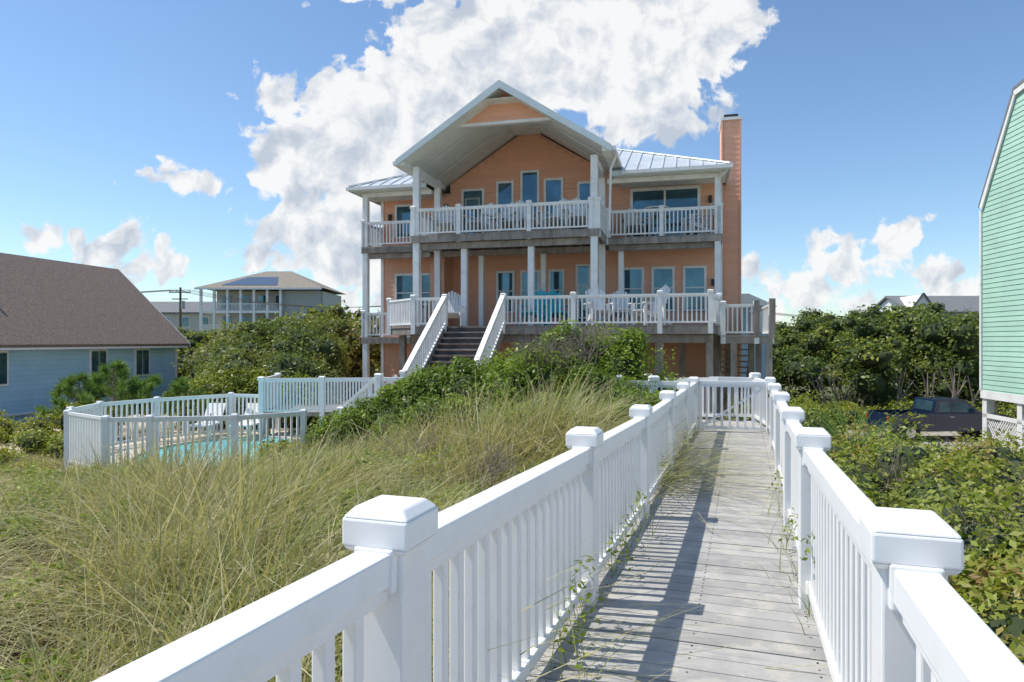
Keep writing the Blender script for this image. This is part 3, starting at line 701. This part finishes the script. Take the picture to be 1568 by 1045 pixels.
def GT(p): return (12.4-.13*p[0]/1.0*1.0+p[1], 18-p[0], p[2])
Hg=empty('green_house'); b=MB(GT)
b.prism([(0,0,-1.36),(0,0,3.55),(1.45,0,5.95),(2.2,0,6.15),(4,0,6.2),(8,0,3.6),(8,0,-1.36)],(0,6,0),m_green)
b.build('walls',Hg); b=MB(GT)
b.beam((0,-.03,3.5),(1.45,-.03,6.0),.05,.13,m_trim); b.beam((1.45,-.03,6.0),(4,-.03,6.3),.05,.13,m_trim); b.beam((4,-.03,6.3),(8.2,-.03,3.55),.05,.13,m_trim)
b.prism([(-.08,-.06,3.52),(-.08,-.06,3.60),(1.4,-.06,6.10),(1.45,-.06,6.02)],(0,6.3,0),m_greyroof); b.prism([(1.4,-.06,6.07),(1.4,-.06,6.15),(4,-.06,6.45),(4,-.06,6.35)],(0,6.3,0),m_greyroof)
b.box(-.02,8,-.04,-.003,-1.5,-1.3,m_trim); b.box(-.05,.02,-.05,.08,-1.3,3.45,m_trim)
k=-1.25
while k<5.8:
    a=.03 if k<3.55 else (k-3.55)*.604+.06
    b.beam((a,-.004,k),(8,-.004,k),.012,.010,m_green); k+=.125
b.build('trim_and_roof',Hg)
b=MB(GT)
for a in(.1,1.6,3.2,5): b.col(a,.1,-4,-1.5,.2,m_trim)
for k in range(70):
    a=k*.1; b.beam((a,.02,-3.0),(a+.9,.02,-1.95),.012,.03,m_trim); b.beam((a+.9,.05,-3.0),(a,.05,-1.95),.012,.03,m_trim)
b.box(0,7.8,0,.06,-2.0,-1.9,m_trim); b.box(.3,8,1.5,1.6,-4,-1.4,m_dark); b.build('piers_and_lattice',Hg)
Hd=empty('distant_beach_house'); b=MB(); x0,x1,y0=-41,-25.5,90
b.box(x0+1.2,x1,y0+2,y0+12,-4.6,6.7,m_beige); b.box(x1-5,x1-.2,y0+.6,y0+1.99,-4.6,6.7,m_greywall); b.build('walls',Hd)
b=MB(); cs=[(x0-.6,y0-.6,7.0),(x1+.6,y0-.6,7.0),(x1+.6,y0+13,7.0),(x0-.6,y0+13,7.0)]; r0=(x0+6.5,y0+6,9.8); r1=(x1-5.5,y0+6,9.8)
b.add(cs+[r0,r1],[(0,1,5,4),(1,2,5),(2,3,4,5),(3,0,4)],m_shingle2)
b.add([(x0+2.5,y0+.2,7.40),(x1-5.5,y0+.2,7.40),(x1-6.5,y0+3.4,8.76),(x0+5,y0+3.4,8.76)],[(0,1,2,3)],m_solar)
b.box(x0-.6,x1+.6,y0-.65,y0-.6,6.75,7.0,m_trim); b.build('roof',Hd)
b=MB()
for k in range(7):
    x=x0+k*(x1-x0-5)/6; b.col(x,y0,-4.6,6.8,.3,m_trim)
b.box(x0,x1-5,y0-.1,y0+2,3.7,4.0,m_trim); b.box(x0,x1-5,y0-.1,y0+2,.9,1.2,m_trim)
for z in(4.0,1.2):
    b.box(x0,x1-5,y0-.06,y0,z+.85,z+.95,m_trim)
    for k in range(60): b.col(x0+k*.175,y0-.03,z,z+.9,.05,m_trim)
b.build('porches',Hd)
b=MB()
for k in range(4):
    for z in(1.6,4.4): b.box(x0+2+k*2.4,x0+3.2+k*2.4,y0+1.94,y0+1.99,z,z+1.7,m_glass)
b.build('windows',Hd)
def simple_house(name,x0,x1,y,zb,ze,zr,roofm,wallm,depth=8):
    h=empty(name); b=MB(); b.box(x0+.3,x1-.3,y,y+depth,-4.7,ze-.25,wallm); b.prism([(x0+.3,y+.01,ze-.25),(x0+.3,y+depth-.01,ze-.25),(x0+.3,y+depth/2,zr-.25)],(.2,0,0),m_trim); b.build('walls',h)
    b=MB(); b.prism([(x0,y-.5,ze-.1),(x0,y+depth/2,zr),(x0,y+depth/2,zr-.2),(x0,y-.5,ze-.28)],(x1-x0,0,0),roofm); b.prism([(x0,y+depth+.5,ze-.1),(x0,y+depth/2,zr),(x0,y+depth/2,zr-.2),(x0,y+depth+.5,ze-.28)],(x1-x0,0,0),roofm); b.build('roof',h)
    b=MB()
    for k in range(4):
        c=x0+(x1-x0)*(k+.5)/4; b.box(c-.6,c+.6,y-.06,y-.003,ze-2.3,ze-.7,m_trim); b.box(c-.5,c+.5,y-.08,y-.062,ze-2.2,ze-.8,m_glass)
    b.build('windows',h)
simple_house('grey_roof_house',40.5,60,70,0,3.1,4.9,m_greyroof,m_beige)
b=MB(); b.prism([(40.2,69.3,2.6),(43.2,69.3,2.6),(41.7,69.3,4.7)],(0,4,0),m_trim); b.beam((40.0,69.2,2.5),(41.7,69.2,4.85),.2,.15,m_greyroof); b.beam((43.4,69.2,2.5),(41.7,69.2,4.85),.2,.15,m_greyroof); b.build('dormer',bpy.data.objects['grey_roof_house'])
simple_house('far_house',-55,-43.5,100,0,4.3,6.0,m_greyroof,m_beige)
poles=[(-34.0,70,5.5),(-10,82,5),(28,80,3.8),(60,78,4.0)]
for i,(x,y,z) in enumerate(poles):
    b=MB(); b.cyl((x,y,-4.7),(x,y,z),.16,.11,m_pole,8); b.beam((x-1.1,y-.1,z-.5),(x+1.1,y-.1,z-.5),.1,.12,m_pole); b.beam((x-.8,y-.1,z-1.2),(x+.8,y-.1,z-1.2),.08,.1,m_pole)
    b.cyl((x+.35,y-.2,z-2.2),(x+.35,y-.2,z-1.4),.2,.2,m_greywall)
    for dx in(-1,-.4,.4,1): b.cyl((x+dx,y-.1,z-.45),(x+dx,y-.1,z-.25),.04,.03,m_trim,6)
    b.build('utility_pole')
b=MB()
for i in range(-1,len(poles)):
    A=poles[i] if i>=0 else (-90,60,5.5); Bq=poles[i+1] if i+1<len(poles) else (120,74,4.5)
    for dx in(-1,-.4,.4,1):
        pr=None
        for k in range(13):
            t=k/12; p=Vector((A[0]+(Bq[0]-A[0])*t+dx,A[1]+(Bq[1]-A[1])*t,A[2]+(Bq[2]-A[2])*t-.25-1.2*4*t*(1-t)))
            if pr: b.cyl(pr,p,.018,.018,m_pole,4)
            pr=p
b.build('power_lines')
# ------------------------------------------------------------ pickup truck
Ht=empty('pickup_truck'); Ht.location=(20.0,32,E-4.57); b=MB()
def sec(poly,y0,y1,mat): b.prism([(x,y0,z) for x,z in poly],(0,y1-y0,0),mat)
sec([(-2.85,.55),(-2.85,1.25),(-.75,1.27),(-.75,.5)],-.98,-.90,m_truck); sec([(-2.85,.55),(-2.85,1.25),(-.75,1.27),(-.75,.5)],.90,.98,m_truck)
sec([(-2.85,.5),(-2.85,.85),(-.75,.85),(-.75,.5)],-.897,.897,m_dark); sec([(-2.88,.6),(-2.88,1.24),(-2.80,1.24),(-2.80,.6)],-.895,.895,m_truck)
sec([(-.745,.45),(-.745,1.27),(1.25,1.27),(2.55,1.17),(2.78,1.02),(2.8,.5)],-.98,.98,m_truck)
sec([(-.74,1.275),(-.62,1.88),(.65,1.9),(1.38,1.275)],-.85,.85,m_truck)
sec([(-.58,1.33),(-.52,1.78),(.0,1.8),(.0,1.33)],-.863,-.852,m_glass); sec([(.08,1.33),(.08,1.8),(.6,1.8),(1.12,1.33)],-.863,-.852,m_glass)
b.obb((1.05,0,1.6),(.32,0,-.27),(0,.74,0),(.012,0,.014),m_glass); b.obb((-.70,0,1.58),(.045,0,.22),(0,.7,0),(.012,0,0),m_glass)
for x in(-1.9,1.85):
    for y in(-.9,.9): b.cyl((x,y-.13,.4),(x,y+.13,.4),.4,.4,m_tire,20); b.cyl((x,y-.15,.4),(x,y+.15,.4),.23,.23,m_chrome,16)
    b.cyl((x,-.985,.45),(x,.985,.45),.47,.47,m_dark,20)
b.box(2.78,2.95,-.95,.95,.42,.65,m_chrome); b.box(-3.0,-2.86,-.9,.9,.45,.62,m_chrome); b.box(2.79,2.82,-.5,.5,.7,1.0,m_chrome)
b.box(-2.9,-2.86,-.97,-.85,.85,1.15,m_red); b.box(-2.9,-2.86,.85,.97,.85,1.15,m_red); b.box(2.7,2.8,-.95,-.6,.8,1.0,m_trim)
b.box(.95,1.1,-1.12,-.96,1.3,1.48,m_truck); b.box(-.1,.1,-.99,-.981,1.1,1.13,m_chrome)
b.build('body',Ht,bevel=.02)
# ------------------------------------------------------------ weeds on the boardwalk
r=np.random.default_rng(77)
spots=[(leftline(4.6)+.05,4.6),(leftline(5.0)+.1,5.0),(leftline(3.2)+.1,3.2),(leftline(2.9)+.12,2.85),(leftline(6.6)+.05,6.6),(leftline(4.1)+.08,4.1),(1.50,3.3),(1.68,3.9),(1.9,4.6),(2.2,5.6)]
bs=[];hs=[];ls=[]
for x,y in spots:
    n=16
    for _ in range(n): bs.append((x+r.normal()*.06,y+r.normal()*.15,zd(y)-.1)); hs.append(r.uniform(.2,.6)); ls.append((r.normal()*.5+(.2 if x<1 or y>4 else -.1),r.normal()*.4))
bs=np.array(bs); col=np.array([.22,.26,.08])*(.6+.8*r.random((len(bs),1)))
blades('boardwalk_weeds',bs,np.array(hs),np.array(ls),np.full(len(bs),.006),col,seed=4)
bl=[(x+ .0,y,zd(y)+.1+random.uniform(-.1,.2),.07,.2,.16) for x,y in spots]
foliage('boardwalk_weeds',bl,420,.04,YL,seed=61,core=0,drop=-2)
# ------------------------------------------------------------ world
w=bpy.data.worlds.new('World'); scene.world=w; w.use_nodes=True; nt=w.node_tree; bg=nt.nodes['Background']
Sd=Vector((-.50,.08,.86)).normalized()
sky=N(nt,'ShaderNodeTexSky',sky_type='NISHITA'); sky.sun_disc=False; sky.sun_elevation=math.asin(Sd.z); sky.sun_rotation=math.atan2(Sd.x,Sd.y)%(2*math.pi)
sky.air_density=1.0; sky.dust_density=.3; sky.ozone_density=2.2
nt.links.new(mixc(nt,1.0,sky.outputs[0],(.94,1.05,1.12),'MULTIPLY'),bg.inputs[0]); bg.inputs[1].default_value=.148
tc=N(nt,'ShaderNodeTexCoord'); sp=N(nt,'ShaderNodeSeparateXYZ'); nt.links.new(tc.outputs['Generated'],sp.inputs[0])
yy=mathn(nt,'MAXIMUM',sp.outputs[1],.05)
cb=N(nt,'ShaderNodeCombineXYZ'); nt.links.new(mathn(nt,'DIVIDE',sp.outputs[0],yy),cb.inputs[0]); nt.links.new(mathn(nt,'DIVIDE',sp.outputs[2],yy),cb.inputs[1])
def vm(op,a,b=None,c=None):
    n=N(nt,'ShaderNodeVectorMath',operation=op)
    for i,x in enumerate((a,b,c)):
        if x is None: continue
        if isinstance(x,tuple): n.inputs[i].default_value=x
        else: nt.links.new(x,n.inputs[i])
    return n
P=cb.outputs[0]
def wn(vec,sc,det,ro,col=False):
    n=N(nt,'ShaderNodeTexNoise',noise_dimensions='2D'); n.inputs['Scale'].default_value=sc; n.inputs['Detail'].default_value=det; n.inputs['Roughness'].default_value=ro
    nt.links.new(vec,n.inputs['Vector']); return n.outputs['Color' if col else 'Fac']
dist=vm('MULTIPLY_ADD',wn(P,8,3,.55,True),(.05,.05,0),(-.025,-.025,0)).outputs[0]
P2=vm('ADD',P,dist).outputs[0]
clouds=[(.06,.43,.25,.11),(.24,.47,.12,.12),(.18,.35,.13,.06),(-.06,.34,.15,.12),(-.16,.40,.07,.06),(-.22,.32,.10,.08),(-.33,.35,.045,.04),(-.30,.27,.08,.08),
(-.17,.24,.13,.09),(-.28,.17,.10,.07),(-.2,.11,.11,.06),(.30,.53,.08,.05),(-.47,.235,.05,.018),(-.58,.14,.055,.028),(-.53,.115,.06,.025),(-.69,.145,.04,.015),
(.48,.115,.05,.05),(.44,.07,.07,.035),(.555,.15,.04,.025),(.62,.10,.07,.025),(.69,.075,.07,.025),(.345,.10,.03,.022),(.21,.30,.04,.015),(-.35,.13,.05,.025),(-.20,.52,.07,.02)]
mn=None
for (a0_,b0_,ra,rb) in clouds:
    L_=vm('LENGTH',vm('MULTIPLY_ADD',P2,(1/ra,1/rb,0),(-a0_/ra,-b0_/rb,0)).outputs[0]).outputs['Value']
    k_=math.sqrt(ra*rb)/.1
    L_=mathn(nt,'MULTIPLY_ADD',L_,k_,-k_)
    mn=L_ if mn is None else mathn(nt,'SMOOTH_MIN',mn,L_,.2)
f_edge=wn(P2,20,8,.6)
lump_=mathn(nt,'ABSOLUTE',mathn(nt,'SUBTRACT',wn(P2,15,1,.5),.5))
nz=mathn(nt,'ADD',mathn(nt,'MULTIPLY',mathn(nt,'SUBTRACT',f_edge,.5),2.1),mathn(nt,'MULTIPLY',mathn(nt,'SUBTRACT',lump_,.1),1.8))
den=mathn(nt,'SUBTRACT',nz,mathn(nt,'MULTIPLY',mn,1.5))
mask=N(nt,'ShaderNodeMapRange',interpolation_type='SMOOTHSTEP'); mask.inputs[1].default_value=-.12; mask.inputs[2].default_value=.20; nt.links.new(den,mask.inputs[0])
front=ramp(nt,sp.outputs[1],.1,.25)
mk=mathn(nt,'MULTIPLY',mathn(nt,'MULTIPLY',mask.outputs[0],front),.96)
g1=wn(P2,13,7,.58); g2=wn(vm('ADD',P2,(-.016,.026,0)).outputs[0],13,7,.58)
sh=mathn(nt,'ADD',mathn(nt,'MULTIPLY',mathn(nt,'SUBTRACT',g1,g2),3.2),.84)
sh=mathn(nt,'SUBTRACT',sh,mathn(nt,'MULTIPLY',ramp(nt,wn(P2,6,3,.5),.46,.70),.5))
shc=N(nt,'ShaderNodeClamp'); nt.links.new(sh,shc.inputs[0])
cc=mixc(nt,shc.outputs[0],(.55,.61,.70),(.96,.96,.96))
bg2=N(nt,'ShaderNodeBackground'); nt.links.new(cc,bg2.inputs[0]); bg2.inputs[1].default_value=1.0
mx=N(nt,'ShaderNodeMixShader'); nt.links.new(mk,mx.inputs[0]); nt.links.new(bg.outputs[0],mx.inputs[1]); nt.links.new(bg2.outputs[0],mx.inputs[2])
nt.links.new(mx.outputs[0],nt.nodes['World Output'].inputs[0])
sl=bpy.data.lights.new('sun','SUN'); sl.energy=5.0; sl.angle=math.radians(.5); sl.color=(1,.95,.87)
so=bpy.data.objects.new('sun',sl); so.rotation_euler=Sd.to_track_quat('Z','Y').to_euler(); so.location=(-20,5,40); scene.collection.objects.link(so)
cam=bpy.data.cameras.new('camera'); co=bpy.data.objects.new('camera',cam); scene.collection.objects.link(co)
cam.sensor_width=36; cam.lens=24; co.location=(0,0,E); co.rotation_euler=(math.radians(90),0,0); cam.clip_end=6000; cam.clip_start=.05
scene.camera=co
scene.view_settings.view_transform='Standard'; scene.view_settings.look='None'; scene.view_settings.exposure=0
